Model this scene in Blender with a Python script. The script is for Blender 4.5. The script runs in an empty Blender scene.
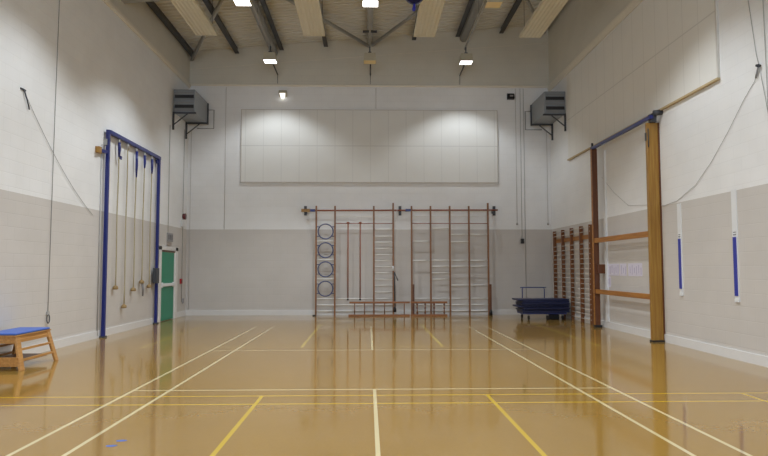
import bpy, bmesh, math, random
from mathutils import Vector, Matrix
random.seed(7)
S = bpy.context.scene
COL = S.collection
XL, XR, YB, YF = -6.03, 6.20, 21.82, -3.5          # side walls, back wall, wall behind the camera
PAINT_Z = 2.845
def zc(x): return 9.395 + .085 * x                  # the roof slopes up to the right

# ------------------------------------------------------------------ materials
def nt(name):
    m = bpy.data.materials.new(name); m.use_nodes = True
    t = m.node_tree
    return m, t, t.nodes['Principled BSDF']
def link(t, a, b): t.links.new(a, b)
def math_node(t, op, a, b=None, c=None):
    n = t.nodes.new('ShaderNodeMath'); n.operation = op
    for i, v in enumerate((a, b, c)):
        if v is None: continue
        if isinstance(v, (int, float)): n.inputs[i].default_value = v
        else: link(t, v, n.inputs[i])
    return n.outputs[0]
def mixc(t, f, a, b, mode='MIX'):
    n = t.nodes.new('ShaderNodeMix'); n.data_type = 'RGBA'; n.blend_type = mode
    for i, v in ((0, f), (6, a), (7, b)):
        if isinstance(v, (int, float)): n.inputs[i].default_value = v
        elif isinstance(v, tuple): n.inputs[i].default_value = (*v, 1)
        else: link(t, v, n.inputs[i])
    return n.outputs[2]
def sr(r, g, b):                                     # 0-255 display colour to linear
    f = lambda c: ((c / 255 + .055) / 1.055) ** 2.4 if c > 10 else c / 255 / 12.92
    return (f(r), f(g), f(b))
def plain(name, c, rough=.5, metal=0., var=.12, scale=8., spec=.5):
    m, t, b = nt(name)
    tc = t.nodes.new('ShaderNodeTexCoord'); nz = t.nodes.new('ShaderNodeTexNoise')
    nz.inputs['Scale'].default_value = scale; nz.inputs['Detail'].default_value = 4
    link(t, tc.outputs['Object'], nz.inputs['Vector'])
    k = math_node(t, 'MULTIPLY_ADD', nz.outputs[0], var * 2, 1 - var)
    v = t.nodes.new('ShaderNodeVectorMath'); v.operation = 'SCALE'
    v.inputs[0].default_value = c; link(t, k, v.inputs['Scale'])
    link(t, v.outputs[0], b.inputs['Base Color'])
    b.inputs['Roughness'].default_value = rough; b.inputs['Metallic'].default_value = metal
    b.inputs['Specular IOR Level'].default_value = spec
    return m
def timber(name, c1, c2, axis='Z', rough=.38):
    m, t, b = nt(name)
    tc = t.nodes.new('ShaderNodeTexCoord'); mp = t.nodes.new('ShaderNodeMapping')
    s = {'X': (.7, 14, 14), 'Y': (14, .7, 14), 'Z': (14, 14, .7)}[axis]
    mp.inputs['Scale'].default_value = s
    nz = t.nodes.new('ShaderNodeTexNoise'); nz.inputs['Scale'].default_value = 2.2; nz.inputs['Detail'].default_value = 5
    link(t, tc.outputs['Object'], mp.inputs[0]); link(t, mp.outputs[0], nz.inputs['Vector'])
    r = t.nodes.new('ShaderNodeValToRGB'); r.color_ramp.elements[0].position = .32; r.color_ramp.elements[1].position = .68
    r.color_ramp.elements[0].color = (*c2, 1); r.color_ramp.elements[1].color = (*c1, 1)
    link(t, nz.outputs[0], r.inputs[0]); link(t, r.outputs[0], b.inputs['Base Color'])
    b.inputs['Roughness'].default_value = rough
    return m
def emit(name, c, s):
    m, t, b = nt(name)
    b.inputs['Base Color'].default_value = (*c, 1); b.inputs['Emission Color'].default_value = (*c, 1)
    b.inputs['Emission Strength'].default_value = s
    return m

def wall_mat(name, white, grey, upper, brick=True):
    """painted blockwork: white above a warm grey dado, duller cladding above the ledge"""
    m, t, b = nt(name)
    uv = t.nodes.new('ShaderNodeUVMap'); sp = t.nodes.new('ShaderNodeSeparateXYZ')
    link(t, uv.outputs[0], sp.inputs[0])
    z = sp.outputs['Y']
    nz = t.nodes.new('ShaderNodeTexNoise'); nz.inputs['Scale'].default_value = 1.3; nz.inputs['Detail'].default_value = 6
    link(t, uv.outputs[0], nz.inputs['Vector'])
    g = math_node(t, 'LESS_THAN', z, PAINT_Z)
    u = math_node(t, 'GREATER_THAN', z, 7.74)
    c = mixc(t, g, white, grey)
    c = mixc(t, u, c, upper)
    k = math_node(t, 'MULTIPLY_ADD', nz.outputs[0], .14, .93)
    br = t.nodes.new('ShaderNodeTexBrick')
    link(t, uv.outputs[0], br.inputs['Vector'])
    br.inputs['Scale'].default_value = 1; br.inputs['Brick Width'].default_value = .45; br.inputs['Row Height'].default_value = .225
    br.inputs['Mortar Size'].default_value = .007; br.inputs['Mortar Smooth'].default_value = .6
    br.inputs['Color1'].default_value = (.985, .985, .985, 1); br.inputs['Color2'].default_value = (1, 1, 1, 1)
    br.inputs['Mortar'].default_value = (.95, .95, .95, 1)
    c = mixc(t, 1., c, br.outputs['Color'], 'MULTIPLY')
    v = t.nodes.new('ShaderNodeVectorMath'); v.operation = 'SCALE'
    link(t, c, v.inputs[0]); link(t, k, v.inputs['Scale'])
    link(t, v.outputs[0], b.inputs['Base Color'])
    bp = t.nodes.new('ShaderNodeBump'); bp.inputs['Strength'].default_value = .35; bp.inputs['Distance'].default_value = .006
    inv = math_node(t, 'SUBTRACT', 1., br.outputs['Fac'])
    link(t, inv, bp.inputs['Height']); link(t, bp.outputs[0], b.inputs['Normal'])
    b.inputs['Roughness'].default_value = .5; b.inputs['Specular IOR Level'].default_value = .3
    return m

def panel_mat(name, c, x0, zseam, pitch=.6):
    m, t, b = nt(name)
    uv = t.nodes.new('ShaderNodeUVMap'); sp = t.nodes.new('ShaderNodeSeparateXYZ'); link(t, uv.outputs[0], sp.inputs[0])
    a = math_node(t, 'ABSOLUTE', math_node(t, 'SUBTRACT', math_node(t, 'FRACT', math_node(t, 'DIVIDE', math_node(t, 'SUBTRACT', sp.outputs['X'], x0 - 60), pitch)), .5))
    s1 = math_node(t, 'GREATER_THAN', a, .5 - .012 / pitch)
    s2 = math_node(t, 'LESS_THAN', math_node(t, 'ABSOLUTE', math_node(t, 'SUBTRACT', sp.outputs['Y'], zseam)), .014)
    s = math_node(t, 'MAXIMUM', math_node(t, 'MULTIPLY', s1, .6), s2)
    nz = t.nodes.new('ShaderNodeTexNoise'); nz.inputs['Scale'].default_value = 1.7
    link(t, uv.outputs[0], nz.inputs['Vector'])
    k = math_node(t, 'MULTIPLY_ADD', nz.outputs[0], .06, .97)
    cc = mixc(t, s, c, tuple(q * .82 for q in c))
    v = t.nodes.new('ShaderNodeVectorMath'); v.operation = 'SCALE'
    link(t, cc, v.inputs[0]); link(t, k, v.inputs['Scale']); link(t, v.outputs[0], b.inputs['Base Color'])
    b.inputs['Roughness'].default_value = .7
    return m

WHITE_PAINT = sr(236, 237, 238); GREY_PAINT = sr(205, 201, 197); UPPER = sr(216, 212, 200)
M_wall = wall_mat('painted_blockwork', WHITE_PAINT, GREY_PAINT, UPPER)
M_deck = plain('roof_deck_steel', sr(214, 214, 210), .55, 0, .05, 3)
M_steel = plain('dark_grey_steel', sr(62, 65, 72), .5, 0, .12)
M_lsteel = plain('light_grey_steel', sr(160, 161, 160), .45, 0, .08)
M_heat = plain('cream_enamel', sr(212, 206, 184), .45, 0, .04)
M_box = plain('galvanised_casing', sr(150, 155, 160), .45, .3, .08)
M_black = plain('black_plastic', (.012, .012, .014), .5)
M_navy = plain('navy_vinyl', sr(22, 30, 68), .42, 0, .2, 5)
M_navyframe = plain('blue_trolley_paint', sr(44, 60, 122), .4)
M_blue = plain('blue_powder_coat', sr(24, 36, 112), .35, 0, .08)
M_pad = plain('blue_pad_vinyl', sr(66, 102, 184), .45, 0, .08)
M_blueroll = plain('blue_strip', sr(52, 62, 160), .4, 0, .05)
M_white = plain('white_gloss', sr(226, 228, 230), .35, 0, .04)
M_skirt = plain('skirting_gloss', sr(224, 224, 224), .3, 0, .04)
M_trim = plain('cream_ledge', sr(226, 220, 206), .55, 0, .05)
M_cable = plain('grey_conduit', sr(172, 172, 170), .5)
M_dcable = plain('dark_cable', sr(138, 137, 138), .6)
M_rope = plain('manila_rope', sr(170, 160, 132), .8, 0, .2, 60)
M_knot = plain('rope_knot', sr(150, 125, 84), .8, 0, .2, 60)
M_green = plain('green_door_paint', sr(16, 136, 104), .4, 0, .05)
M_frame = plain('door_frame_gloss', sr(226, 224, 222), .35)
M_red = plain('red_plastic', sr(170, 30, 34), .4)
M_redsteel = plain('red_brown_paint', sr(142, 76, 48), .45)
M_rung = plain('silver_rung', sr(232, 232, 230), .35, 0, .05)
M_ring = plain('blue_grey_ring', sr(72, 82, 124), .4, .2)
M_paper = plain('paper', sr(214, 210, 226), .8, 0, .04, 20)
M_ink = plain('faded_purple_ink', sr(188, 182, 206), .8)
M_grey = plain('grey_plate', sr(150, 150, 152), .6)
M_oak = timber('honey_oak', sr(164, 124, 52), sr(140, 98, 34))
M_beam = timber('orange_beam', sr(178, 122, 56), sr(150, 96, 40), 'Y')
M_brown = timber('dark_brown_timber', sr(112, 66, 36), sr(84, 46, 24))
M_upright = timber('varnished_upright', sr(146, 98, 54), sr(112, 72, 38))
M_bar = timber('wall_bar_timber', sr(136, 88, 50), sr(106, 64, 34))
M_rail = timber('rail_timber', sr(160, 104, 56), sr(126, 78, 40), 'X')
M_bench = timber('bench_birch', sr(190, 142, 82), sr(162, 114, 60), 'Y')
M_lit = emit('lit_lens', (1, .985, 1), 6)
M_lit2 = emit('flood_lens', (1, 1, .98), 1.3)
M_off = plain('unlit_lens', sr(232, 206, 140), .4, 0, .03)
M_cream = plain('cream_housing', sr(190, 182, 160), .5, 0, .05)

# floor: satin vinyl with the court lines painted on it
def floor_mat():
    m, t, b = nt('sprung_vinyl_floor')
    geo = t.nodes.new('ShaderNodeTexCoord'); sp = t.nodes.new('ShaderNodeSeparateXYZ'); link(t, geo.outputs['Object'], sp.inputs[0])
    X, Y = sp.outputs['X'], sp.outputs['Y']
    def rect(x0, x1, y0, y1):
        a = math_node(t, 'COMPARE', X, (x0 + x1) / 2, (x1 - x0) / 2)
        c = math_node(t, 'COMPARE', Y, (y0 + y1) / 2, (y1 - y0) / 2)
        return math_node(t, 'MULTIPLY', a, c)
    def union(l):
        o = l[0]
        for q in l[1:]: o = math_node(t, 'MAXIMUM', o, q)
        return o
    xc, ys, w = .084, 8.513, .02
    far, near = 17.6, ys - 4.72
    W = [rect(xc + s * d - w, xc + s * d + w, near, far) for s in (-1, 1) for d in (3.05, 2.59)]
    W += [rect(xc - 3.05, xc + 3.05, ys - .08 - w, ys - .08 + w), rect(xc - 3.05, xc + 3.05, ys + 3.96 - w, ys + 3.96 + w),
          rect(xc - w, xc + w, near, ys - .08), rect(xc - w, xc + w, ys + 3.96, far), rect(xc - 3.05, xc + 3.05, near - w, near + w)]
    v = .022
    Yl = [rect(XL + .1, XR - .1, 8.04 - v, 8.04 + v), rect(XL + .1, XR - .1, 7.56 - v, 7.56 + v)]
    Yl += [rect(x - v, x + v, -2, 8.02) for x in (-4.41, -1.28, 1.452, 4.596)]
    Yf = [rect(x - .03, x + .03, 12.9, 18.2) for x in (-4.41, -1.30, 1.47, 4.596)]
    Yf += [rect(-4.41, 4.6, 13.0 - v, 13.0 + v)]
    mp = t.nodes.new('ShaderNodeMapping'); mp.inputs['Scale'].default_value = (1, .35, 1)
    link(t, geo.outputs['Object'], mp.inputs[0])
    n1 = t.nodes.new('ShaderNodeTexNoise'); n1.inputs['Scale'].default_value = 1.2; n1.inputs['Detail'].default_value = 5
    link(t, mp.outputs[0], n1.inputs['Vector'])
    n2 = t.nodes.new('ShaderNodeTexNoise'); n2.inputs['Scale'].default_value = 30; n2.inputs['Detail'].default_value = 3
    link(t, geo.outputs['Object'], n2.inputs['Vector'])
    base = mixc(t, n1.outputs[0], FLOOR_A, FLOOR_B)
    k = math_node(t, 'MULTIPLY_ADD', n2.outputs[0], .12, .94)
    vv = t.nodes.new('ShaderNodeVectorMath'); vv.operation = 'SCALE'; link(t, base, vv.inputs[0]); link(t, k, vv.inputs['Scale'])
    c = mixc(t, math_node(t, 'MULTIPLY', union(Yf), .85), vv.outputs[0], sr(205, 175, 70))
    c = mixc(t, math_node(t, 'MULTIPLY', union(Yl), .85), c, sr(206, 172, 42))
    c = mixc(t, math_node(t, 'MULTIPLY', union(W), .85), c, sr(218, 204, 160))
    link(t, c, b.inputs['Base Color'])
    link(t, math_node(t, 'MULTIPLY_ADD', n1.outputs[0], .09, .045), b.inputs['Roughness'])
    b.inputs['Specular IOR Level'].default_value = .75
    b.inputs['Specular Tint'].default_value = (1, .9, .72, 1)
    bp = t.nodes.new('ShaderNodeBump'); bp.inputs['Strength'].default_value = .05; bp.inputs['Distance'].default_value = .02
    n3 = t.nodes.new('ShaderNodeTexNoise'); n3.inputs['Scale'].default_value = 2.5; n3.inputs['Detail'].default_value = 3
    link(t, geo.outputs['Object'], n3.inputs['Vector'])
    link(t, n3.outputs[0], bp.inputs['Height']); link(t, bp.outputs[0], b.inputs['Normal'])
    return m
FLOOR_A = sr(142, 108, 50); FLOOR_B = sr(160, 125, 61)
M_floor = floor_mat()

# ------------------------------------------------------------------ mesh helpers
class MB:
    def __init__(s): s.v = []; s.f = []; s.sm = []
    def add(s, vs, fs, smooth=False):
        o = len(s.v); s.v += [Vector(v) for v in vs]
        s.f += [[o + i for i in f] for f in fs]; s.sm += [smooth] * len(fs); return s
    def box(s, x0, x1, y0, y1, z0, z1):
        vs = [(x, y, z) for x in (x0, x1) for y in (y0, y1) for z in (z0, z1)]
        return s.add(vs, [(0, 1, 3, 2), (4, 6, 7, 5), (0, 4, 5, 1), (2, 3, 7, 6), (0, 2, 6, 4), (1, 5, 7, 3)])
    def bar(s, a, b, w, h, up=(0, 0, 1)):
        a, b = Vector(a), Vector(b); d = (b - a).normalized(); up = Vector(up)
        if abs(d.dot(up)) > .98: up = Vector((0, 1, 0))
        sx = d.cross(up).normalized() * w / 2; u = sx.cross(d).normalized() * h / 2
        vs = [p + i * sx + j * u for p in (a, b) for i, j in ((-1, -1), (1, -1), (1, 1), (-1, 1))]
        return s.add(vs, [(3, 2, 1, 0), (4, 5, 6, 7), (0, 1, 5, 4), (1, 2, 6, 5), (2, 3, 7, 6), (3, 0, 4, 7)])
    def tube(s, pts, r, n=10, closed=False):
        pts = [Vector(p) for p in pts]; vs = []; fs = []; k = len(pts)
        ref = None
        for i, p in enumerate(pts):
            if closed: d = pts[(i + 1) % k] - pts[i - 1]
            else: d = pts[min(i + 1, k - 1)] - pts[max(i - 1, 0)]
            d.normalize()
            if ref is None: ref = Vector((0, 0, 1)) if abs(d.z) < .9 else Vector((1, 0, 0))
            a = d.cross(ref).normalized(); b = a.cross(d).normalized(); ref = b
            rr = r[i] if isinstance(r, (list, tuple)) else r
            vs += [p + rr * (math.cos(q * 2 * math.pi / n) * a + math.sin(q * 2 * math.pi / n) * b) for q in range(n)]
        for i in range(k if closed else k - 1):
            j = (i + 1) % k
            fs += [(i * n + q, i * n + (q + 1) % n, j * n + (q + 1) % n, j * n + q) for q in range(n)]
        s.add(vs, fs, True)
        if not closed:
            o = len(s.v) - k * n
            s.f += [[o + q for q in range(n - 1, -1, -1)], [o + (k - 1) * n + q for q in range(n)]]; s.sm += [False, False]
        return s
    def lathe(s, c, prof, n=20):
        c = Vector(c); vs = []; fs = []
        for r, z in prof: vs += [c + Vector((r * math.cos(q * 2 * math.pi / n), r * math.sin(q * 2 * math.pi / n), z)) for q in range(n)]
        for i in range(len(prof) - 1):
            fs += [(i * n + q, i * n + (q + 1) % n, (i + 1) * n + (q + 1) % n, (i + 1) * n + q) for q in range(n)]
        return s.add(vs, fs, True)
    def prism(s, poly, axis, a, b):
        """poly of 2-D points swept from a to b along the axis"""
        n = len(poly)
        def P(p, t): return {'x': (t, p[0], p[1]), 'y': (p[0], t, p[1]), 'z': (p[0], p[1], t)}[axis]
        vs = [P(p, a) for p in poly] + [P(p, b) for p in poly]
        fs = [tuple(range(n)), tuple(range(2 * n - 1, n - 1, -1))] + [(i, i + n, (i + 1) % n + n, (i + 1) % n) for i in range(n)]
        return s.add(vs, fs)
    def build(s, name, mat, parent=None, bevel=0, origin=None):
        base = Vector((0, 0, 0))
        p = parent
        while p is not None: base += p.location; p = p.parent
        off = Vector(origin) if origin else Vector((0, 0, 0))
        me = bpy.data.meshes.new(name)
        me.from_pydata([v - base - off for v in s.v], [], s.f); me.update()
        bm = bmesh.new(); bm.from_mesh(me); bmesh.ops.recalc_face_normals(bm, faces=bm.faces)
        bm.to_mesh(me); bm.free()
        for pl, k in zip(me.polygons, s.sm): pl.use_smooth = k
        me.materials.append(mat)
        o = bpy.data.objects.new(name, me); COL.objects.link(o); o.parent = parent
        o.location = off
        if bevel:
            bv = o.modifiers.new('bevel', 'BEVEL'); bv.width = bevel; bv.segments = 2; bv.limit_method = 'ANGLE'
        return o
def uvquad(name, pts, uvs, mat):
    me = bpy.data.meshes.new(name); me.from_pydata([tuple(p) for p in pts], [], [tuple(range(len(pts)))])
    l = me.uv_layers.new(name='UVMap')
    for i, u in enumerate(uvs): l.data[i].uv = u
    me.materials.append(mat)
    o = bpy.data.objects.new(name, me); COL.objects.link(o); return o
def tag(o, label, cat, group=None):
    o['label'] = label; o['category'] = cat
    if group: o['group'] = group
    return o
def thing(name, loc, label, cat, group=None):
    o = bpy.data.objects.new(name, None); COL.objects.link(o); o.location = loc; o.empty_display_size = .2
    return tag(o, label, cat, group)
def dup(root, loc, label):
    r = root.copy(); COL.objects.link(r); r.location = loc; r['label'] = label
    for ch in list(root.children):
        c = ch.copy(); COL.objects.link(c); c.parent = r
        for g in list(ch.children):
            d = g.copy(); COL.objects.link(d); d.parent = c
    return r
def structure(o): o['kind'] = 'structure'; return o

# ------------------------------------------------------------------ the room
T = .25
def slab_wall(name, p0, p1, nrm, ztop0, ztop1):
    """a wall with thickness; inner face carries UVs in metres"""
    bm = bmesh.new(); uvl = bm.loops.layers.uv.new('UVMap')
    p0, p1, nrm = Vector(p0), Vector(p1), Vector(nrm)
    inner = [Vector((p0.x, p0.y, 0)), Vector((p1.x, p1.y, 0)), Vector((p1.x, p1.y, ztop1)), Vector((p0.x, p0.y, ztop0))]
    outer = [q - nrm * T for q in inner]
    vi = [bm.verts.new(q) for q in inner]; vo = [bm.verts.new(q) for q in outer]
    d = (p1 - p0).normalized(); along = lambda q: Vector((q.x, q.y, 0)).dot(Vector((abs(d.x), abs(d.y), 0)))
    fs = [bm.faces.new(vi), bm.faces.new(vo[::-1])] + [bm.faces.new((vi[i], vo[i], vo[(i + 1) % 4], vi[(i + 1) % 4])) for i in range(4)]
    for f in fs:
        for l in f.loops: l[uvl].uv = (along(l.vert.co), l.vert.co.z)
    bmesh.ops.recalc_face_normals(bm, faces=bm.faces)
    me = bpy.data.meshes.new(name); bm.to_mesh(me); bm.free(); me.materials.append(M_wall)
    o = bpy.data.objects.new(name, me); COL.objects.link(o); return structure(o)
slab_wall('wall_back', (XL, YB, 0), (XR, YB, 0), (0, -1, 0), zc(XL) + .1, zc(XR) + .1)
slab_wall('wall_left', (XL, YF, 0), (XL, YB, 0), (1, 0, 0), zc(XL) + .05, zc(XL) + .05)
slab_wall('wall_right', (XR, YF, 0), (XR, YB, 0), (-1, 0, 0), zc(XR) + .05, zc(XR) + .05)
slab_wall('wall_front', (XL, YF, 0), (XR, YF, 0), (0, 1, 0), zc(XL) + .1, zc(XR) + .1)
structure(MB().box(XL - T, XR + T, YF - T, YB + T, -.2, 0).build('floor', M_floor))
# corrugated roof deck, ribs running across the hall
prof = []
y = YF - .1
while y < YB + .1:
    prof += [(y, 0), (y + .09, 0), (y + .12, .045), (y + .19, .045)]; y += .22
vs = []; fs = []
for py, dz in prof: vs += [(XL - .1, py, zc(XL - .1) + dz), (XR + .1, py, zc(XR + .1) + dz)]
for i in range(len(prof) - 1): fs.append((2 * i, 2 * i + 1, 2 * i + 3, 2 * i + 2))
cm = MB().add(vs, fs)
structure(cm.build('ceiling', M_deck))
# skirting
structure(MB().box(XL, XR, YB - .025, YB, 0, .165).build('baseboard_back', M_skirt))
structure(MB().box(XR - .022, XR, YF, YB - .03, 0, .165).build('baseboard_right', M_skirt))
o = MB().box(XL, XL + .022, YF, 18.98, 0, .165); o.box(XL, XL + .022, 20.76, YB - .03, 0, .165)
structure(o.build('baseboard_left', M_skirt))
# ledge between blockwork and cladding
def ledge(name, axis, *a):
    m = MB()
    if axis == 'back': m.prism([(YB, 7.70), (YB - .035, 7.70), (YB - .05, 7.73), (YB - .05, 7.765), (YB, 7.785)], 'x', XL + .06, XR - .06)
    if axis == 'left': m.prism([(XL, 7.62), (XL + .03, 7.62), (XL + .05, 7.68), (XL + .05, 7.75), (XL, 7.78)], 'y', YF, YB)
    if axis == 'right': m.prism([(XR, 7.55), (XR - .03, 7.55), (XR - .06, 7.70), (XR - .06, 7.75), (XR, 7.78)], 'y', YF, YB)
    structure(m.build(name, M_trim))
ledge('trim_1', 'back'); ledge('trim_2', 'left'); ledge('trim_3', 'right')
M_cladline = plain('flashing', sr(222, 216, 202), .6)
# thin sloping flashing line on the cladding of the back wall
structure(MB().bar((XL + .02, YB - .006, 8.27), (XR - .02, YB - .006, 9.27), .012, .022).build('trim_4', M_cladline))

# the fire door in the left wall
d = bpy.data.objects.new('door_1', None); COL.objects.link(d); d.location = (XL, 19.85, 0); structure(d)
m = MB(); m.box(XL, XL + .045, 18.98, 19.12, 0, 2.2); m.box(XL, XL + .045, 20.50, 20.74, 0, 2.2); m.box(XL, XL + .045, 18.98, 20.74, 2.09, 2.2)
m.build('door_frame', M_frame, d, .006)
m = MB(); m.box(XL, XL + .02, 19.12, 20.50, 2.02, 2.09)
m.build('door_head', M_brown, d)
leaf = MB().box(XL, XL + .025, 19.12, 20.38, .02, 2.03).build('door_leaf', M_green, d)
MB().box(XL, XL + .028, 20.38, 20.50, 0, 2.03).build('door_stop', M_white, d)
m = MB(); m.box(XL + .03, XL + .075, 19.16, 20.36, 1.02, 1.11); m.box(XL + .02, XL + .06, 19.14, 19.26, .99, 1.14); m.box(XL + .02, XL + .06, 20.24, 20.37, .99, 1.14)
m.build('push_bar', M_white, d, .01)

# ------------------------------------------------------------------ acoustic boards on the walls
def board(name, pts4, thick_dir, mat, label):
    bm = bmesh.new(); uvl = bm.loops.layers.uv.new('UVMap')
    n = Vector(thick_dir)
    a = [bm.verts.new(Vector(p)) for p in pts4]; b = [bm.verts.new(Vector(p) + n) for p in pts4]
    fs = [bm.faces.new(a), bm.faces.new(b[::-1])] + [bm.faces.new((a[i], b[i], b[(i + 1) % 4], a[(i + 1) % 4])) for i in range(4)]
    for f in fs:
        for l in f.loops:
            c = l.vert.co; l[uvl].uv = ((c.x if abs(n.y) > 0 else c.y), c.z)
    bmesh.ops.recalc_face_normals(bm, faces=bm.faces)
    me = bpy.data.meshes.new(name); bm.to_mesh(me); bm.free(); me.materials.append(mat)
    r = thing('acoustic_board', (0, YB, 4.4) if abs(n.y) > 0 else (XR, 15.4, 4.86), label, 'wall panel')
    o = bpy.data.objects.new('board', me); COL.objects.link(o); o.parent = r; o.location = -r.location
    return r
M_pipe0 = plain('pale_edge', sr(206, 203, 197), .6)
MP1 = panel_mat('acoustic_back', sr(230, 230, 227), .09, 5.664)
MP2 = panel_mat('acoustic_side', sr(230, 229, 225), 11.17, 6.1)
r = board('board', [(-4.26, YB - .001, 4.42), (4.39, YB - .001, 4.42), (4.39, YB - .001, 6.89), (-4.26, YB - .001, 6.89)], (0, -.045, 0), MP1, 'wide pale acoustic board on the back wall above the climbing frames')
m = MB()
for a in ((-4.265, 4.40, 6.885, 6.90), (-4.265, 4.40, 4.41, 4.44), (-4.265, -4.245, 4.41, 6.90), (4.38, 4.40, 4.41, 6.90)): m.box(a[0], a[1], YB - .055, YB, a[2], a[3])
m.build('edge_trim', plain('board_edge', sr(194, 188, 180), .6), r)
r = board('board', [(XR, 11.17, 4.88), (XR, 19.75, 4.88), (XR, 19.75, 7.5), (XR, 11.17, 7.5)], (-.035, 0, 0), MP2, 'long pale acoustic board on the right wall with a timber bottom edge')
m = MB(); m.box(XR - .06, XR, 11.13, 19.78, 4.845, 4.885)
m.build('bottom_edge', plain('board_edge_timber', sr(190, 170, 130), .6), r)
MB().box(XR - .042, XR, 11.13, 11.17, 4.885, 7.5).build('edge_trim', M_pipe0, r)

# ------------------------------------------------------------------ roof steel
names9 = ['hard against the left wall', 'second from the left wall', 'beside the left tubular beam', 'above the left-centre heater panel', 'pale one on the hall centreline',
          'above the right-centre heater panel', 'beside the right tubular beam', 'second from the right wall', 'hard against the right wall']
for k in range(9):
    x = .07 + 1.5 * (k - 4); z = zc(x); h = .2; w = .14; y1 = YB - .02
    if k == 8: x -= .02
    if k == 0: x += .02
    r = thing('roof_purlin', (x, 9, z), 'steel roof purlin ' + names9[k], 'purlin', 'roof purlins')
    fl = M_lsteel if k == 4 else M_steel
    ww = .17 if k == 4 else w
    MB().box(x - .012, x + .012, YF, y1, z - h + .016, z + .004).build('web', M_steel, r)
    m = MB().box(x - ww / 2, x + ww / 2, YF, y1, z - h, z - h + .018); m.build('bottom_flange', fl, r)
for x, s in ((-3.18, 'left'), (3.27, 'right')):
    z = zc(x) - .27
    r = thing('tubular_beam', (x, 9, z), 'thick pale grey tubular roof beam above the %s row of lights' % s, 'beam', 'tubular roof beams')
    MB().tube([(x, YF, z), (x, YB - .01, z)], .125, 20).build('tube', M_lsteel, r)
    m = MB()
    for yy in range(-2, 22, 3): MB().box(x - .02, x + .02, yy + .4, yy + .48, z + .1, zc(x) - .0).build('hanger', M_steel, r)
# rafter across the hall
ry = 15.75
def zr(x): return zc(x)
m = MB()
def slanted(m, x0, x1, y0, y1, d0, d1):
    vs = [(x, y, zc(x) - dd) for x in (x0, x1) for y in (y0, y1) for dd in (d0, d1)]
    m.add(vs, [(0, 1, 3, 2), (4, 6, 7, 5), (0, 4, 5, 1), (2, 3, 7, 6), (0, 2, 6, 4), (1, 5, 7, 3)])
for ry, s in ((15.75, 'nearest the back wall'), (9.6, 'over the middle of the court')):
    r = thing('roof_rafter', (0, ry, zc(0) - .8), 'grey steel I-section roof rafter %s' % s, 'rafter', 'roof rafters')
    m = MB(); slanted(m, XL + .01, XR - .01, ry - .012, ry + .012, .22, .79); m.build('web', M_steel, r)
    m = MB(); slanted(m, XL + .01, XR - .01, ry - .11, ry + .11, .785, .81); m.build('bottom_flange', M_lsteel, r)
    m = MB(); slanted(m, XL + .01, XR - .01, ry - .11, ry + .11, .205, .225); m.build('top_flange', M_steel, r)
# wind bracing, a W in plan
B = [((-5.93, 21.72), (-3.38, 15.95), 'from the left rear corner'), ((0.0, 21.68), (-2.98, 15.95), 'rising left from the middle of the back wall'),
     ((.14, 21.68), (3.07, 15.95), 'rising right from the middle of the back wall'), ((6.03, 21.72), (3.47, 15.95), 'to the right rear corner')]
for a, b, s in B:
    o = MB().tube([(a[0], a[1], zc(a[0]) - .31), (b[0], b[1], zc(b[0]) - .31)], .055, 12).build('wind_brace', M_lsteel, None, 0, (a[0], a[1], zc(a[0]) - .31))
    tag(o, 'pale grey diagonal roof brace ' + s, 'brace', 'roof braces')
tag(MB().box(-.16, .28, 20.0, 20.06, 8.93, 8.99).tube([(.07, 20.03, 8.98), (.07, 20.03, 9.19)], .015).build('beam_clamp', M_steel, None, 0, (.07, 20.03, 8.95)), 'small dark clamp crossing the pale centre purlin', 'clamp')

# ------------------------------------------------------------------ radiant heater panels
for x0, s in ((-4.70, 'nearest the left wall'), (-1.76, 'left of the roof centreline'), (1.25, 'right of the roof centreline'), (4.18, 'nearest the right wall')):
    x1 = x0 + .59; z = 7.9; y1 = 17.55; y0 = 1.5
    r = thing('radiant_heater', ((x0 + x1) / 2, y1, z), 'long cream radiant heating panel hanging ' + s, 'heater', 'radiant heating panels')
    # fluted underside
    pf = [(x0, z + .09), (x0, z)]
    n = 6; w = (x1 - x0) / n
    for i in range(n):
        a = x0 + i * w; pf += [(a + w * .1, z), (a + w * .3, z + .01), (a + w * .7, z + .01), (a + w * .9, z)]
    pf += [(x1, z), (x1, z + .09)]
    MB().prism(pf, 'y', y0, y1).build('panel', M_heat, r)
    ec = MB().box(x0, x1, y1, y1 + .01, z, z + .09).build('end_cap', M_heat, r)
    for i in range(8):
        a = x0 + .04 + i * (x1 - x0 - .08) / 7.6
        MB().box(a, a + .035, y0 - .006 if False else y1 + .01, y1 + .014, z + .03, z + .07).build('slot', M_black, ec)
    for yy in (17.2, 12.4, 7.6, 2.8):
        m = MB()
        for xx in (x0 + .06, x1 - .06): MB().tube([(xx, yy, z + .09), (xx, yy, zc(xx) + .02)], .006, 6).build('hanging_rod', M_steel, r)

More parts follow.
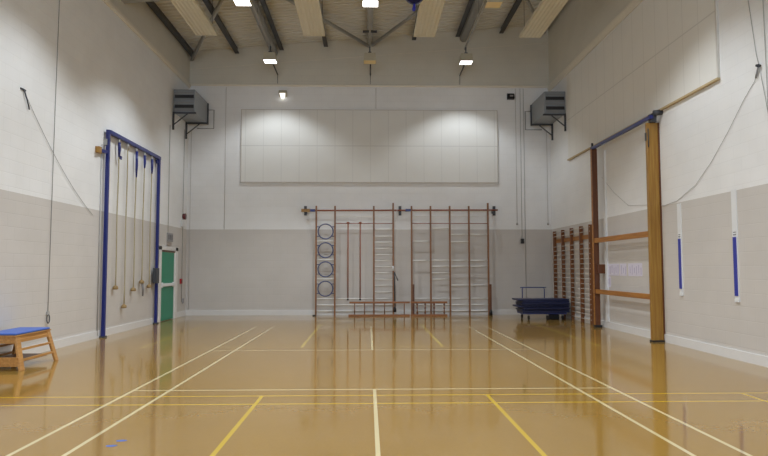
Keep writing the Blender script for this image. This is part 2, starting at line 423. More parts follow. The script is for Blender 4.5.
# ------------------------------------------------------------------ high-bay lights
LAMP_Z = 8.05
LAMP_W = 420
rows = {'left': -3.08, 'centre': .06, 'right': 3.11}
Ys = [20.25, 15.75 - .05, 11.2, 6.7, 2.2]  # last three of each row are out of view, added to light the hall
where = ['nearest the back wall', 'second from the back wall', 'third from the back wall', 'fourth from the back wall', 'farthest from the back wall']
unlit = {('centre', 0), ('right', 1)}
for rn, x in rows.items():
    for i, yy in enumerate(Ys):
        off = (rn, i) in unlit
        r = thing('high_bay_light', (x, yy, LAMP_Z), '%s square high-bay light in the %s row, %s' % ('unlit cream' if off else 'glowing white', rn, where[i]), 'light', 'high-bay lights')
        hw = .198; h = .25; z = LAMP_Z
        # open-bottomed tapering housing
        m = MB()
        o4 = [(-hw, -hw), (hw, -hw), (hw, hw), (-hw, hw)]; t4 = [(a * .86, b * .86) for a, b in o4]
        vs = [(x + a, yy + b, z) for a, b in o4] + [(x + a, yy + b, z + h) for a, b in t4] + [(x + a * .93, yy + b * .93, z) for a, b in o4] + [(x + a * .93, yy + b * .93, z + .02) for a, b in o4]
        fs = [(i_, (i_ + 1) % 4, (i_ + 1) % 4 + 4, i_ + 4) for i_ in range(4)] + [(4, 5, 6, 7)]
        fs += [(i_, i_ + 8, (i_ + 1) % 4 + 8, (i_ + 1) % 4) for i_ in range(4)] + [(i_ + 8, i_ + 12, (i_ + 1) % 4 + 12, (i_ + 1) % 4 + 8) for i_ in range(4)]
        m.add(vs, fs); m.build('housing', M_cream, r)
        q = hw * .93
        MB().box(x - q, x + q, yy - q, yy + q, z + .004, z + .012).build('lens', M_off if off else M_lit, r)
        m = MB(); m.box(x - .05, x + .05, yy - .05, yy + .05, z + h, z + h + .07); m.tube([(x, yy, z + h), (x, yy, z + .5)], .02, 8)
        m.build('mounting', M_steel, r)
        if not off:
            ld = bpy.data.lights.new('lamp_light', 'SPOT'); ld.energy = LAMP_W * (.47 if i == 0 else 1.35 if i < 3 else .85); ld.shadow_soft_size = .08
            ld.color = (.89, .955, 1); ld.spot_size = math.radians(116); ld.spot_blend = .45
            lo = bpy.data.objects.new('lamp_light', ld); COL.objects.link(lo); lo.parent = r; lo.location = (0, 0, -.16)
    # trunking the lights hang from
    tx = x + .1 if rn == 'left' else x
    r = thing('lighting_trunking', (x, 9, 8.58), 'thin grey trunking the %s row of lights hangs from' % rn, 'trunking', 'lighting trunking')
    MB().box(x - .022, x + .022, 0, 20.5, 8.56, 8.60).build('channel', M_lsteel, r)
    MB().tube([(x + .02, 20.5, 8.14), (x + .02, 21.77, 8.10)], .022, 8).tube([(x + .02, 21.77, 8.12), (x + .02, 21.80, 7.79)], .008, 6).build('feed_conduit', M_steel, r)
    m = MB()
    for yy in (1, 5, 9.2, 13.4, 17.8): MB().tube([(x, yy, 8.59), (x, yy, zc(x) - .0)], .006, 6).build('hanging_wire', M_steel, r)

# wall floodlight under the ledge and dark sensor box
r = thing('wall_floodlight', (-2.87, YB, 7.45), 'small lit floodlight on the back wall, under the ledge left of centre', 'light')
m = MB(); m.prism([(YB, 7.54), (YB - .12, 7.54), (YB - .22, 7.44), (YB - .20, 7.40), (YB, 7.33)], 'x', -3.0, -2.74); m.build('housing', M_cream, r, .008)
MB().add([(-2.965, YB - .214, 7.41), (-2.775, YB - .214, 7.41), (-2.82, YB - .10, 7.26), (-2.92, YB - .10, 7.26)], [(0, 1, 2, 3)]).add([(-2.965, YB - .214, 7.41), (-2.92, YB - .1, 7.26), (-2.93, YB - .01, 7.33)], [(0, 1, 2)]).add([(-2.775, YB - .214, 7.41), (-2.82, YB - .1, 7.26), (-2.81, YB - .01, 7.33)], [(0, 1, 2)]).build('lens', M_lit2, r)
r = thing('sensor_box', (4.86, YB, 7.36), 'small black sensor box high on the back wall, right of the board', 'sensor')
MB().prism([(YB, 7.50), (YB - .10, 7.46), (YB - .14, 7.30), (YB, 7.28)], 'x', 4.74, 4.98).build('case', M_black, r, .01)
MB().box(4.82, 4.93, YB - .15, YB - .11, 7.36, 7.41).build('window', M_grey, r)

# ------------------------------------------------------------------ corner fan heaters
def heater(s, x_wall, sgn, label):
    xa, xb = x_wall, x_wall + sgn * .67; lo_, hi_ = min(xa, xb), max(xa, xb)
    y0, y1, z0, z1 = 20.03, 21.62, 6.37, 7.08
    r = thing('fan_heater', (x_wall, 20.8, 6.4), label, 'heater', 'corner fan heaters')
    e = .015
    MB().box(lo_ + e, hi_, y0 + .03, y1, z0, z1).build('casing', M_box, r, .01) if sgn > 0 else MB().box(lo_, hi_ - e, y0 + .03, y1, z0, z1).build('casing', M_box, r, .01)
    m = MB(); m.box(lo_ + .02, hi_ - .0, y0, y0 + .03, z1 - .03, z1); m.box(lo_ + .02, hi_, y0, y0 + .03, z0, z0 + .03)
    m.box(lo_ + .02, lo_ + .05, y0, y0 + .03, z0, z1); m.box(hi_ - .03, hi_, y0, y0 + .03, z0, z1); m.build('front_frame', M_box, r)
    m = MB()
    for zc_ in (z1 - .21, z0 + .19): m.box(lo_ + .04, hi_ - .02, y0 + .012, y0 + .032, zc_ - .05, zc_ + .05)
    m.build('outlet_slot', M_black, r)
    m = MB()
    for zc_ in (z1 - .10, z1 - .30, z0 + .31, z0 + .11, z0 + .06): m.bar((lo_ + .04, y0 + .01, zc_), (hi_ - .02, y0 + .01, zc_), .05, .03)
    m.build('louvres', plain('louvre_grey', sr(140, 142, 144), .5), r)
    for yy in (20.02, 21.45):
        m = MB(); w = x_wall + sgn * .03; tip = x_wall + sgn * .72
        m.bar((w, yy, z0 - .03), (tip, yy, z0 - .03), .05, .05); m.bar((w, yy, z0), (w, yy, z0 - .55), .05, .05)
        m.bar((w, yy, z0 - .40), (x_wall + sgn * .46, yy, z0 - .05), .03, .03)
        m.build('bracket', M_steel, r)
    px = x_wall + sgn * .70; pz = x_wall + sgn * .86
    MB().box(min(px, px - sgn * .05), max(px, px - sgn * .05), y1, y1 + .06, z0 - .02, z1 - .02).build('rear_flange', M_steel, r)
    MB().tube([(px - sgn * .02, 21.74, z1 - .22), (pz, 21.74, z1 - .22), (pz, 21.74, z0 - .14), (x_wall + sgn * .3, 21.74, z0 - .14)], .014, 8).build('pipe', M_dcable, r)
heater('l', XL, 1, 'grey boxy fan heater on brackets in the left rear corner')
heater('r', XR, -1, 'grey boxy fan heater on brackets in the right rear corner')

# ------------------------------------------------------------------ conduits, cables on the walls
def cable(name, pts, r, mat, label, cat='cable', group=None, plug=None):
    o = thing(name, pts[0], label, cat, group)
    MB().tube(pts, r, 8).build('cable', mat, o)
    if plug: plug(o)
    return o
yb = YB - .01
M_pipe = plain('painted_conduit', sr(196, 194, 190), .5)
def conduit(x, z0, z1, label, r=.008, end=None, mat=M_pipe):
    o = thing('wall_conduit', (x, yb, z0), label, 'conduit', 'thin conduits on the back wall')
    MB().tube([(x, yb, z0), (x, yb, z1)], r, 8).build('conduit', mat, o)
    if end == 'plug': MB().lathe((x, yb, z0 - .06), [(0, 0), (.035, .01), (.035, .06), (.015, .09), (0, .1)], 12).build('plug', M_cable, o)
    if end == 'box': MB().box(x - .05, x + .05, YB - .08, YB, z0 - .09, z0 + .07).build('switch_box', M_black, o)
conduit(-4.79, 2.85, 7.66, 'thin grey conduit on the back wall left of the pale board')
conduit(-5.93, .2, 6.2, 'thin grey conduit in the left rear corner')
conduit(5.03, 3.05, 7.66, 'thin conduit ending in a plug, on the back wall near the pale board', end='plug')
conduit(5.19, 2.46, 7.66, 'thin conduit ending in a black box above the mat trolley', end='box', mat=M_cable)
conduit(5.30, .2, 7.66, 'thin conduit running down behind the mat trolley', mat=M_cable)
conduit(6.08, 3.05, 6.2, 'thin conduit with a plug, in the right rear corner', end='plug')
conduit(.27, 6.95, 7.66, 'short conduit between ledge and middle of the pale board')
# left wall
xl = XL + .015
r = thing('drop_cord', (xl, 12.5, .56), 'thin dark cord down the left wall ending in a loop over the padded table', 'cord')
MB().tube([(xl, 12.57, 7.6), (xl, 12.52, 4.39), (xl, 12.49, .70)], .006, 8).build('cord', M_dcable, r)
MB().tube([(xl + .01, 12.49 + .055 * math.sin(a), .60 + .08 * math.cos(a)) for a in [i * math.pi / 8 for i in range(16)]], .009, 8, True).build('hook_loop', M_steel, r)
MB().box(XL, XL + .03, 12.45, 12.53, .68, .74).build('cleat', M_cable, r)
def sag(p, q, r_, n=16, s=.0):
    p, q = Vector(p), Vector(q); return [p.lerp(q, i / n) - Vector((0, 0, s * 4 * (i / n) * (1 - i / n))) for i in range(n + 1)]
r = thing('guy_wire', (xl, 11.37, 4.66), 'thin slack wire hooked high on the left wall near the blue rope frame', 'wire')
MB().tube(sag((xl, 11.37, 4.66), (xl, 14.35, 2.72), 0, 16, .18), .004, 6).build('wire', M_dcable, r)
m = MB(); m.box(XL, XL + .02, 11.28, 11.44, 4.65, 4.68); m.tube([(xl + .01, 11.37, 4.66), (xl + .02, 11.45, 4.52), (xl + .01, 11.56, 4.36)], .012, 8); m.build('wall_hook', M_steel, r)
for yy, z0, z1, s in ((19.75, 2.6, 5.9, 'running down to the door sign'), (21.3, .45, 6.1, 'near the corner beside the green door')):
    o = thing('side_conduit', (xl, yy, z0), 'thin grey conduit on left wall ' + s, 'conduit')
    MB().tube([(xl, yy, z0), (xl, yy, z1)], .010, 8).build('conduit', M_cable, o)
r = thing('alarm_sounder', (XL, 21.36, 3.19), 'small dark red alarm sounder on the left wall near the corner', 'alarm')
m = MB(); m.tube([(XL, 21.36, 3.24), (XL + .09, 21.36, 3.24)], .10, 14); m.build('sounder', plain('dark_red', sr(96, 28, 34), .4), r)
MB().box(XL, XL + .05, 21.1, 21.42, 2.9, 3.12).build('junction_box', M_white, r, .008)
r = thing('fire_call_point', (XL, 21.2, 1.14), 'small red fire call point beside the green door', 'call point')
MB().box(XL, XL + .05, 21.1, 21.27, 1.06, 1.22).build('case', M_red, r, .008)
MB().box(XL + .05, XL + .055, 21.15, 21.22, 1.10, 1.18).build('break_glass', M_black, r)
tag(MB().box(XL, XL + .04, 21.42, 21.52, .42, .58).build('socket_plate', M_grey, None, .006, (XL, 21.47, .5)), 'small grey socket low on the left wall near the corner', 'socket')
r = thing('door_sign', (XL, 19.95, 2.4), 'small grey sign plate above the green door', 'sign')
MB().box(XL, XL + .03, 19.68, 20.22, 2.36, 2.62).build('plate', M_grey, r)
m = MB()
for i in range(3): m.box(XL + .03, XL + .034, 19.74 + i * .16, 19.84 + i * .16, 2.42, 2.57)
m.build('pictogram', plain('sign_grey', sr(105, 105, 110), .6), r)
MB().box(XL, XL + .05, 19.66, 20.02, 2.24, 2.34).build('lower_box', plain('beige_box', sr(168, 158, 150), .6), r)

# right wall cables
xr = XR - .012
r = thing('wall_wires', (xr, 9.98, 4.73), 'thin slack wires gathered at a hook on the right wall', 'wire')
pts = [(4.73, 9.985), (4.52, 10.12), (4.30, 10.433), (3.86, 10.95), (3.445, 11.505), (3.10, 12.1), (2.88, 12.85), (2.84, 13.4), (2.95, 14.4), (3.02, 15.28), (3.45, 16.2), (3.95, 17.0)]
MB().tube([(xr, b, a) for a, b in pts], .0045, 6).build('slack_wire', M_cable, r)
MB().tube([(xr, 10.26, 6.2), (xr, 10.05, 4.95), (xr, 9.985, 4.73), (xr, 9.86, 4.2), (xr, 9.7, 3.4)], .005, 6).build('long_wire', M_cable, r)
MB().tube([(xr, 9.9, 7.5), (xr, 9.82, 5.73), (xr, 9.80, 4.2), (xr, 9.80, 2.9)], .006, 6).build('conduit', M_cable, r)
m = MB(); m.tube([(XR, 9.97, 4.73), (XR - .07, 9.97, 4.73)], .02, 8); m.box(XR - .05, XR - .03, 9.95, 9.99, 4.71, 4.75); m.build('hook', M_steel, r)
MB().tube([(xr - .01, 9.99, 4.72), (xr - .01, 10.07, 4.56)], .014, 8).build('crimp', M_dcable, r)

# ------------------------------------------------------------------ blue climbing-rope frame on the left wall
fx = -5.95
r = thing('rope_frame', (fx, 16.8, 0), 'tall blue steel rope frame folded against the left wall', 'rope frame')
YL, YR_ = 14.93, 18.57
MB().box(fx - .04, fx + .04, YL - .04, YL + .04, 0, 4.72).build('post', M_blue, r, .01)
MB().box(fx - .04, fx + .04, YR_ - .04, YR_ + .04, 0, 4.68).build('post', M_blue, r, .01)
MB().box(fx - .045, fx + .045, YL + .04, YR_ + .05, 4.64, 4.73).build('top_rail', M_blue, r, .01)
m = MB(); m.bar((fx, YR_ - .02, 4.62), (fx - .02, YR_ - .16, 4.55), .05, .1); m.bar((fx, YR_, 4.5), (fx, YR_ - .05, 4.65), .07, .12); m.build('corner_gusset', M_blue, r)
m = MB(); m.bar((fx, YL, 4.20), (fx - .03, YL - .38, 4.18), .05, .07); m.build('hinge_arm', M_blue, r)
MB().box(XL, XL + .09, YL - .50, YL - .36, 4.11, 4.25).build('wall_block', M_oak, r, .005)
m = MB(); m.box(XL, fx - .0, YL - .06, YL + .06, 4.36, 4.50); m.build('wall_bracket', M_lsteel, r)
MB().tube([(XL + .02, YL - .18, 4.35), (XL + .02, YL - .18, .05)], .012, 8).build('guide_cable', M_cable, r)
MB().box(fx - .02, fx + .09, YR_ - .28, YR_ - .04, 1.14, 1.56).build('latch', M_steel, r, .01)
for yy in (YL, YR_): MB().box(fx - .06, fx + .06, yy - .07, yy + .07, 0, .035).build('foot_plate', M_steel, r)
ropes = [(15.58, 1.10, 4.20, 'nearest the left post, with blue tag'), (16.15, .63, 0, 'second and longest of the five'),
         (16.76, 1.02, 3.88, 'third, in the middle of the frame'), (17.36, 1.20, 4.21, 'fourth, with a frayed dangling tail'), (17.95, 1.07, 4.15, 'fifth, nearest the right post')]
for i, (yy, zb, zs, s) in enumerate(ropes):
    r = thing('climbing_rope', (fx, yy, zb), 'pale climbing rope in the blue frame, ' + s, 'rope', 'climbing ropes')
    MB().tube([(fx, yy + .015 * math.sin(k), zb + (4.62 - zb) * k / 10) for k in range(11)], .016, 8).build('rope', M_rope, r)
    MB().lathe((fx, yy, zb - .05), [(0, 0), (.06, .005), (.065, .03), (.06, .07), (.02, .1), (0, .11)], 14).build('end_knot', M_knot, r)
    MB().tube([(fx, yy, 4.48), (fx, yy, 4.66)], .028, 8).build('shackle', M_cable, r)
    if zs: MB().tube([(fx + .01, yy, 4.55), (fx + .01, yy + .01, (4.5 + zs) / 2), (fx + .01, yy, zs)], [.036, .036, .02], 8).build('blue_sleeve', M_blue, r)
    if i == 0: MB().box(fx, fx + .03, yy + .03, yy + .13, 4.16, 4.24).build('tag', M_blue, r)
    if i == 3: MB().tube([(fx + .01, yy, 1.22), (fx + .03, yy + .03, 1.0), (fx + .02, yy + .05, .82)], [.03, .034, .02], 8).build('dangling_tail', M_dcable, r)

# ------------------------------------------------------------------ timber swing frame on the right wall
r = thing('beam_frame', (6.0, 15.4, 0), 'tall timber beam frame with two cross beams folded on the right wall', 'climbing frame')
MB().box(5.93, 6.17, 13.57, 13.66, .02, 4.63).build('thick_post', M_oak, r, .008)
MB().box(6.17, 6.197, 13.56, 13.68, .02, 4.63).build('post_backing', M_brown, r)
MB().box(5.93, 6.07, 16.98, 17.08, .02, 4.70).build('thin_post', M_brown, r, .006)
MB().box(5.922, 5.93, 16.985, 17.075, .02, 4.70).build('post_facing', M_beam, r)
MB().box(5.945, 6.0, 13.66, 16.98, 2.20, 2.325).build('cross_beam', M_beam, r, .006)
MB().box(5.945, 6.0, 13.66, 16.98, .875, .99).build('cross_beam', M_beam, r, .006)
MB().box(5.93, 6.0, 13.4, 17.1, 4.68, 4.755).build('top_rail', M_blue, r, .006)
m = MB(); m.tube([(6.02, 13.42, 4.80), (XR, 13.42, 4.82)], .058, 12); m.box(5.98, 6.1, 13.46, 13.6, 4.62, 4.8); m.build('pivot', M_steel, r)
m = MB(); m.tube([(5.97, 17.05, 4.68), (5.97, 17.05, 4.86)], .03, 8); m.build('end_pin', M_steel, r)
MB().box(6.0, XR, 16.90, 16.99, 1.40, 1.64).build('wall_block', M_brown, r, .005)
MB().box(5.92, 6.18, 13.54, 13.69, 0, .035).build('foot', M_black, r); MB().box(5.92, 6.1, 16.95, 17.11, 0, .06).build('foot', M_black, r)
m = MB(); m.box(5.915, 5.93, 13.585, 13.645, 4.25, 4.42); m.tube([(5.95, 13.55, 4.1), (5.95, 13.55, 4.5)], .01, 6); m.build('catch', M_steel, r)
MB().box(6.15, XR, 16.70, 16.8, .17, 4.6).build('wall_rail', M_white, r)

# papers on the wall behind it
for i, (a, b, z0, z1, s) in enumerate([(15.98, 16.70, 1.35, 1.65, 'widest'), (15.52, 15.94, 1.35, 1.65, 'middle one'), (14.62, 15.42, 1.35, 1.65, 'nearest the thick post'), (16.55, 16.76, 1.06, 1.33, 'small one hanging lowest')]):
    r = thing('wall_poster', (XR, (a + b) / 2, z0), 'pale lilac paper sheet between the cross beams, ' + ('by the thin post' if i == 0 else s), 'poster', 'papers on the right wall')
    MB().box(XR - .004, XR, a, b, z0, z1).build('sheet', M_paper, r)
    n = max(2, int((b - a) / .12))
    for k in range(n):
        yy = a + .04 + k * (b - a - .06) / n
        MB().box(XR - .006, XR - .004, yy, yy + .045, z0 + .04 + .03 * (k % 2), z1 - .04 - .03 * ((k + i) % 3)).build('printed_column', M_ink, r)

# blue and white strip holders
for yy, zt, zb1, zb0, z0, s in ((12.78, 2.82, 2.12, 1.13, 1.0, 'farther from the camera'), (10.83, 2.86, 2.06, 1.07, .97, 'nearer the camera')):
    r = thing('wall_strip', (XR, yy, z0), 'narrow white and blue vertical strip on the right wall, ' + s, 'wall strip', 'blue and white wall strips')
    MB().box(XR - .012, XR, yy - .065, yy + .085, zb1, zt).build('white_cover', M_white, r)
    MB().box(XR - .02, XR, yy - .06, yy + .06, z0, zb1 + .12).build('channel', M_white, r)
    MB().box(XR - .03, XR - .02, yy - .045, yy + .05, zb0, zb1).build('blue_insert', M_blueroll, r)
    MB().box(XR - .03, XR, yy - .055, yy + .055, z0 - .005, z0 + .05).build('end_cap', M_white, r)
    m = MB(); m.box(XR - .024, XR - .02, yy - .04, yy + .04, zb1 + .03, zb1 + .045); m.box(XR - .024, XR - .02, yy - .04, yy + .04, zb1 + .075, zb1 + .085); m.build('marking', M_steel, r)

# ------------------------------------------------------------------ wall bars
r = thing('wall_bars', (6.14, 19.5, 0), 'set of reddish-brown timber wall bars on the right wall by the corner', 'wall bars')
M_barrung = plain('ash_rung', sr(206, 198, 188), .4, 0, .08)
ys = [17.83, 18.62, 19.50, 20.38, 21.27]
for i, yy in enumerate(ys):
    MB().box(6.085, 6.19, yy - .02, yy + .02, 0, 2.745).build('upright', M_bar, r, .004)
zs = [.12 + .1405 * k for k in range(16)] + [2.56, 2.68]
for a, b in zip(ys[:-1], ys[1:]):
    for z in zs:
        MB().tube([(6.105, a + (-.022 if True else 0), z), (6.105, b - .02, z)], .0125, 8).build('rung', M_barrung, r)
MB().box(6.165, 6.19, ys[0] + .02, ys[-1] - .02, 2.36, 2.48).build('back_board', M_beam, r)

# ------------------------------------------------------------------ climbing frames on the back wall
FY = 21.45
def upright(x, z1, r, lower=0, thick=.055):
    MB().box(x - thick / 2, x + thick / 2, FY - .03, FY + .03, lower, z1).build('upright', M_upright, r, .004)
def bracket(x, r):
    m = MB(); m.box(x - .045, x + .045, FY + .03, FY + .08, 3.29, 3.60); m.box(x - .03, x + .03, FY + .08, YB, 3.38, 3.52); m.build('wall_bracket', M_steel, r)
def rungs(x0, x1, zs, r, rad=.019, name='rung', mat=None):
    for z in zs: MB().tube([(x0, FY, z), (x1, FY, z)], rad, 8).build(name, mat or M_rung, r)
ladder = [.151, .352, .557, .768, .987, 1.186, 1.394, 1.607, 1.807, 2.0, 2.2, 2.4, 2.598, 2.825]
# left frame
r = thing('gym_climbing_apparatus', (-.7, FY, 0), 'left folding climbing frame on the back wall with four hoops', 'climbing frame', 'back wall climbing frames')
U1 = [-1.70, -1.083, .194, .832]
for x in U1: upright(x, 3.70 if x > .8 else 3.60, r)
MB().tube([(-2.17, FY - .0, 3.448), (.95, FY, 3.458)], .026, 10).build('top_rail', M_redsteel, r)
MB().box(-2.19, -1.9, FY - .035, FY + .03, 3.40, 3.50).build('rail_end', M_oak, r)
MB().box(-1.90, -1.74, FY - .04, FY + .035, 3.41, 3.49).build('blue_clamp', M_blue, r)
bracket(-2.06, r)
rungs(-1.70, -1.083, [.151, .352, .557, 1.20, 1.83, 2.44], r)
rungs(-1.083, .194, [.151, .352, .557], r)
rungs(.194, .832, ladder, r)
rungs(-1.083, .832, [3.023], r, .012, 'hanging_bar', M_redsteel)
rungs(-1.083, .832, [3.25], r, .009, 'upper_bar')
for z in (2.756, 2.141, 1.515, .882):
    cx = -1.392; R = .245
    h = MB().tube([(cx + R * math.cos(a), FY, z + R * math.sin(a)) for a in [i * math.pi / 16 for i in range(32)]], .019, 8, True).build('hoop', M_ring, r)
    m = MB()
    for sx in (-1, 1):
        for sz in (-1, 1):
            m.tube([(cx + sx * R * .86, FY, z + sz * .155), (cx + sx * .295, FY, z + sz * .155)], .014, 8)
    m.build('clamp', M_ring, h)
for x in (-.654, -.254):
    MB().tube([(x, FY, .53), (x, FY, 3.05)], .02, 10).build('sliding_pole', M_redsteel, r)
    MB().tube([(x - .045, FY, 3.04), (x + .045, FY, 3.04)], .03, 8).build('pole_head', M_redsteel, r)
    MB().lathe((x, FY, .50), [(0, 0), (.035, .005), (.035, .05), (0, .06)], 12).build('pole_end', M_black, r)
m = MB(); m.tube([(.86, FY - .05, 1.40), (.87, FY - .06, 1.2), (.885, FY - .05, .2)], .02, 8); m.tube([(.86, FY - .06, 1.42), (.93, FY - .08, 1.26), (.985, FY - .08, 1.14)], .016, 8)
m.build('locking_lever', M_steel, r)
MB().tube([(.82, FY - .05, 1.62), (.83, FY - .06, 1.46)], .026, 8).build('lever_grip', M_white, r)
m = MB(); m.lathe((.875, FY - .05, .12), [(0, 0), (.05, .005), (.05, .1), (.025, .16), (0, .17)], 12); m.build('floor_lock', M_black, r)
MB().box(-1.80, -1.70, FY - .06, FY + .04, 0, .035).build('foot', M_black, r)
# right frame
r = thing('gym_climbing_apparatus', (2.7, FY, 0), 'right folding climbing frame on the back wall, five uprights with sparse rungs', 'climbing frame', 'back wall climbing frames')
U2 = [1.44, 2.067, 2.704, 3.339, 3.973]
for x in U2: upright(x, 3.70 if x > 3.9 else 3.60, r)
MB().tube([(.97, FY, 3.458), (4.30, FY, 3.47)], .026, 10).build('top_rail', M_redsteel, r)
MB().box(1.24, 1.41, FY - .04, FY + .035, 3.42, 3.50).build('blue_clamp', M_blue, r)
bracket(1.06, r); bracket(4.19, r)
rungs(1.44, 2.067, [.151, .352, .557, 1.80, 2.43], r)
rungs(2.067, 2.704, [.151, .352, .557, 1.807, 2.86, 1.607, 1.394, 1.186], r)
rungs(2.704, 3.339, [.151, .352, .557, .987, 1.607, 1.80, 2.42, 2.66], r)
rungs(3.339, 3.973, [.151, .352, .557, .987, 1.607, 1.80, 2.66], r)
rungs(1.44, 3.973, [3.023], r, .012, 'hanging_bar', M_redsteel)
rungs(1.44, 3.973, [3.26], r, .009, 'upper_bar')
MB().box(1.47, 1.52, FY - .055, FY - .005, .02, 1.02).build('lower_brace', M_brown, r, .004)
m = MB(); m.box(3.99, 4.06, FY - .055, FY - .0, .06, 1.02); m.build('lower_brace', M_brown, r, .004)
m = MB(); m.lathe((4.03, FY - .03, 0), [(0, 0), (.06, .005), (.05, .12), (.03, .2), (0, .21)], 12); m.build('floor_lock', M_black, r)

# timber ladders lying on edge in front of the frames
BY = 21.26
def edge_ladder(x0, x1, posts, label, double):
    r = thing('gym_ladder', ((x0 + x1) / 2, BY, 0), label, 'ladder', 'ladders on edge by the back wall')
    MB().box(x0, x1, BY - .03, BY + .03, .41, .47).build('side_rail', M_rail, r, .005)
    MB().box(x0 - .03 if not double else x0, x1, BY - .03, BY + .03, .0, .055).build('side_rail', M_rail, r, .005)
    for x in posts:
        MB().tube([(x, BY, .05), (x, BY, .42)], .017, 8).build('rung', M_upright, r)
        if double:
            m = MB()
            for z in (.10, .26, .38): m.lathe((x, BY, z - .025), [(0, 0), (.032, .005), (.032, .045), (0, .05)], 10)
            m.build('joint', M_brown, r)
edge_ladder(-.60, 1.36, [-.43, -.11, .54, 1.18], 'longer timber ladder lying on edge below the pole and ladder bay', False)
edge_ladder(1.385, 2.58, [1.60, 1.86, 2.15, 2.48], 'shorter timber ladder on edge with dark joints, below the right frame', True)

# ------------------------------------------------------------------ mat trolley
r = thing('mat_trolley', (5.2, 19.85, 0), 'blue low trolley with a push handle under the gym mats', 'trolley')
MB().box(4.62, 5.93, 19.42, 20.22, .17, .225).build('deck', M_navyframe, r, .008)
for x, yy in ((4.80, 19.50), (5.82, 19.50), (4.74, 20.1), (5.84, 20.1), (5.36, 19.5)):
    w = MB().tube([(x - .02, yy, .07), (x + .02, yy, .07)], .07, 16).build('wheel', M_black, r)
    MB().box(x - .03, x + .03, yy - .03, yy + .03, .12, .17).build('caster_fork', M_cable, w)
m = MB(); m.tube([(4.80, 20.26, .2), (4.80, 20.26, .90), (4.83, 20.26, .945), (5.46, 20.26, .945), (5.49, 20.26, .90), (5.49, 20.26, .2)], .016, 8); m.tube([(4.74, 20.26, .945), (5.55, 20.26, .945)], .014, 8)
m.build('push_handle', M_navyframe, r)
r2 = None
offs = [(-.0, .0), (-.03, .02), (.02, -.03), (-.12, .04), (-.02, .0), (-.04, -.02), (.0, .01), (-.14, .02)]
pos9 = ['bottom', 'second from bottom', 'third from bottom', 'fourth from bottom', 'middle', 'fourth from top', 'third from top', 'second from top', 'top']
order = ['lowest of the pile, resting on the trolley deck', 'second from the bottom of the pile', 'third from the bottom of the pile', 'fourth from the bottom of the pile', 'fifth from the bottom of the pile', 'third from the top of the pile', 'just under the top of the pile', 'uppermost of the pile']
for i in range(8):
    ox, oy = offs[i]; z = .226 + i * .05
    lx = 4.60 + ox; 
    m = MB().box(lx, 6.0, 19.36 + oy, 20.20 + oy * .5, z, z + .046)
    o = m.build('gym_mat', M_navy, None, .012, (5.25, 19.8, z)); tag(o, 'navy gym mat, ' + order[i], 'mat', 'gym mats on the trolley')
r = thing('storage_crate', (5.72, 19.75, 0), 'low black crate on the floor under the mat trolley', 'crate')
MB().box(5.45, 5.76, 19.62, 19.90, 0, .15).build('bin', M_black, r, .01)

# ------------------------------------------------------------------ padded nesting table on the left
r = thing('padded_table', (-5.6, 10.7, 0), 'low birch gym table with a blue padded top beside the left wall', 'gym table')
Yn, Yf_ = 10.22, 11.24; zt = .545
def leg(cx_top, cx_bot, y0, y1, yb0, yb1):
    w = .10
    m = MB()
    # leg splays outward in Y and X as it descends
    vs = []
    for (x, ya, yb2, z) in ((cx_bot, yb0, yb1, 0), (cx_top, y0, y1, zt - .045)):
        vs += [(x - .02, ya, z), (x + .02, ya, z), (x + .02, yb2, z), (x - .02, yb2, z)]
    m.add(vs, [(3, 2, 1, 0), (4, 5, 6, 7), (0, 1, 5, 4), (1, 2, 6, 5), (2, 3, 7, 6), (3, 0, 4, 7)])
    return m
def zx(z, side):                                    # the side plane leans outward
    return (-5.40 + .15 * (1 - z / .5)) if side > 0 else (-5.87 - .12 * (1 - z / .5))
for side, (xt, xb) in ((1, (-5.40, -5.25)), (-1, (-5.87, -5.97))):
    leg(xt, xb, 10.20, 10.32, 10.08, 10.20).build('leg', M_bench, r, .006)
    leg(xt, xb, 11.16, 11.27, 11.19, 11.29).build('leg', M_bench, r, .006)
    for z, h in ((.43, .05), (.30, .035), (.145, .035)):
        x = zx(z, side)
        MB().box(x - .015, x + .015, 10.22, 11.22, z - h / 2, z + h / 2).build('side_rail', M_bench, r, .004)
    x = zx(.48, side); MB().box(x - .013, x + .013, 10.2, 11.25, .455, .5).build('apron', M_bench, r)
for y, z0, z1 in ((10.2, .40, .50), (10.12, .06, .20), (11.25, .40, .50)):
    MB().box(zx((z0 + z1) / 2, -1), zx((z0 + z1) / 2, 1), y - .012, y + .012, z0, z1).build('end_board', M_bench, r)
MB().box(-5.88, -5.36, 10.35, 11.15, .10, .13).build('lower_shelf', M_brown, r)
MB().box(-5.90, -5.37, 10.17, 11.29, .50, .52).build('top_board', M_bench, r, .004)
MB().box(-5.89, -5.38, 10.20, 11.27, .521, .556).build('blue_pad', M_pad, r, .014)

# ------------------------------------------------------------------ balloon under the roof
bx, by, bz = 1.035, 14.16, 7.42
r = thing('balloon', (bx, by, bz), 'dark blue round balloon up under the roof beside a heater panel', 'balloon')
n = 14; R = .236
MB().lathe((bx, by, bz), [(0, 0)] + [(R * math.sin(a), R * .94 * (1 - math.cos(a))) for a in [i * math.pi / n for i in range(1, n)]] + [(0, R * 1.88)], 28).build('body', plain('navy_foil', sr(24, 28, 84), .18, .4, .4, 9), r)
MB().tube([(bx, by, bz + .01), (bx - .005, by, bz - .06), (bx - .015, by, bz - .13), (bx - .03, by, bz - .16)], [.02, .033, .045, .025], 10).build('neck', plain('bright_blue_foil', sr(36, 44, 170), .35), r)

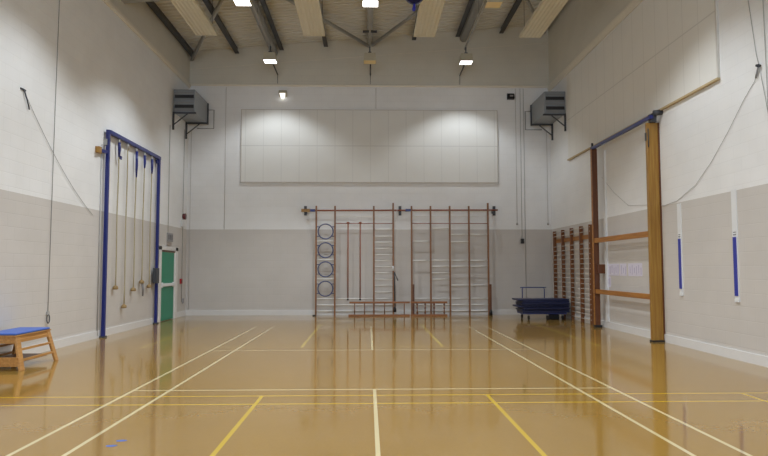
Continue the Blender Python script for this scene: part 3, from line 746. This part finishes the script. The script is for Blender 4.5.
# ------------------------------------------------------------------ blue scraps on the floor
for i, (x, y, w, h, s) in enumerate([(-2.21, 6.01, .05, .03, 'farther scrap'), (-2.23, 5.84, .055, .028, 'nearer scrap')]):
    pts = []
    rn = random.Random(i)
    for k in range(9):
        a = k * 2 * math.pi / 9; q = .75 + .4 * rn.random(); pts.append((x + w * q * math.cos(a), y + h * q * math.sin(a)))
    o = MB().prism(pts, 'z', 0, .0015).build('tape_scrap', M_pad, None, 0, (x, y, 0))
    tag(o, 'small blue tape %s stuck on the floor in front of the court lines' % s, 'scrap', 'blue scraps on the floor')

# ------------------------------------------------------------------ daylight from unseen windows, added behind the camera to cool the light
for k, x in enumerate((-3.6, 0, 3.6)):
    w = bpy.data.objects.new('window_%d' % (k + 1), None); COL.objects.link(w); w.location = (x, YF, 3.2); structure(w)
    m = MB()
    for a in ((x - 1.3, x + 1.3, 3.15, 3.22), (x - 1.3, x + 1.3, 5.98, 6.05), (x - 1.3, x - 1.23, 3.15, 6.05), (x + 1.23, x + 1.3, 3.15, 6.05), (x - .03, x + .03, 3.15, 6.05)): m.box(a[0], a[1], YF, YF + .08, a[2], a[3])
    m.build('window_frame', M_white, w)
    MB().box(x - 1.23, x + 1.23, YF + .01, YF + .02, 3.22, 5.98).build('pane', emit('daylight_pane', (.72, .84, 1), 1.2), w)
    ld = bpy.data.lights.new('daylight', 'AREA'); ld.shape = 'RECTANGLE'; ld.size = 2.4; ld.size_y = 2.7; ld.energy = 170; ld.color = (.68, .82, 1)
    lo = bpy.data.objects.new('daylight', ld); COL.objects.link(lo); lo.location = (x, YF + .12, 4.6); lo.rotation_euler = (math.radians(90), 0, 0)

# ------------------------------------------------------------------ world, camera, colour
w = bpy.data.worlds.new('world'); S.world = w; w.use_nodes = True
w.node_tree.nodes['Background'].inputs[0].default_value = (.5, .55, .6, 1); w.node_tree.nodes['Background'].inputs[1].default_value = .3
cam = bpy.data.cameras.new('camera'); co = bpy.data.objects.new('camera', cam); COL.objects.link(co)
cam.sensor_fit = 'HORIZONTAL'; cam.sensor_width = 36; cam.lens = 652.0468 / 768 * 36
cam.shift_y = -1.6237 / 768
pitch, yaw, roll = .064657, .024683, -.0013957
co.location = (0, 0, 1.5358)
co.matrix_world = Matrix.Translation((0, 0, 1.5358)) @ Matrix.Rotation(-yaw, 4, 'Z') @ Matrix.Rotation(math.pi / 2 + pitch, 4, 'X') @ Matrix.Rotation(roll, 4, 'Z')
cam.clip_start = .05; cam.clip_end = 200
S.camera = co
S.view_settings.view_transform = 'Standard'; S.view_settings.look = 'None'
S.view_settings.exposure = 0; S.view_settings.gamma = 1
S.cycles.max_bounces = 10; S.cycles.diffuse_bounces = 6; S.cycles.caustics_reflective = False; S.cycles.sample_clamp_indirect = 6
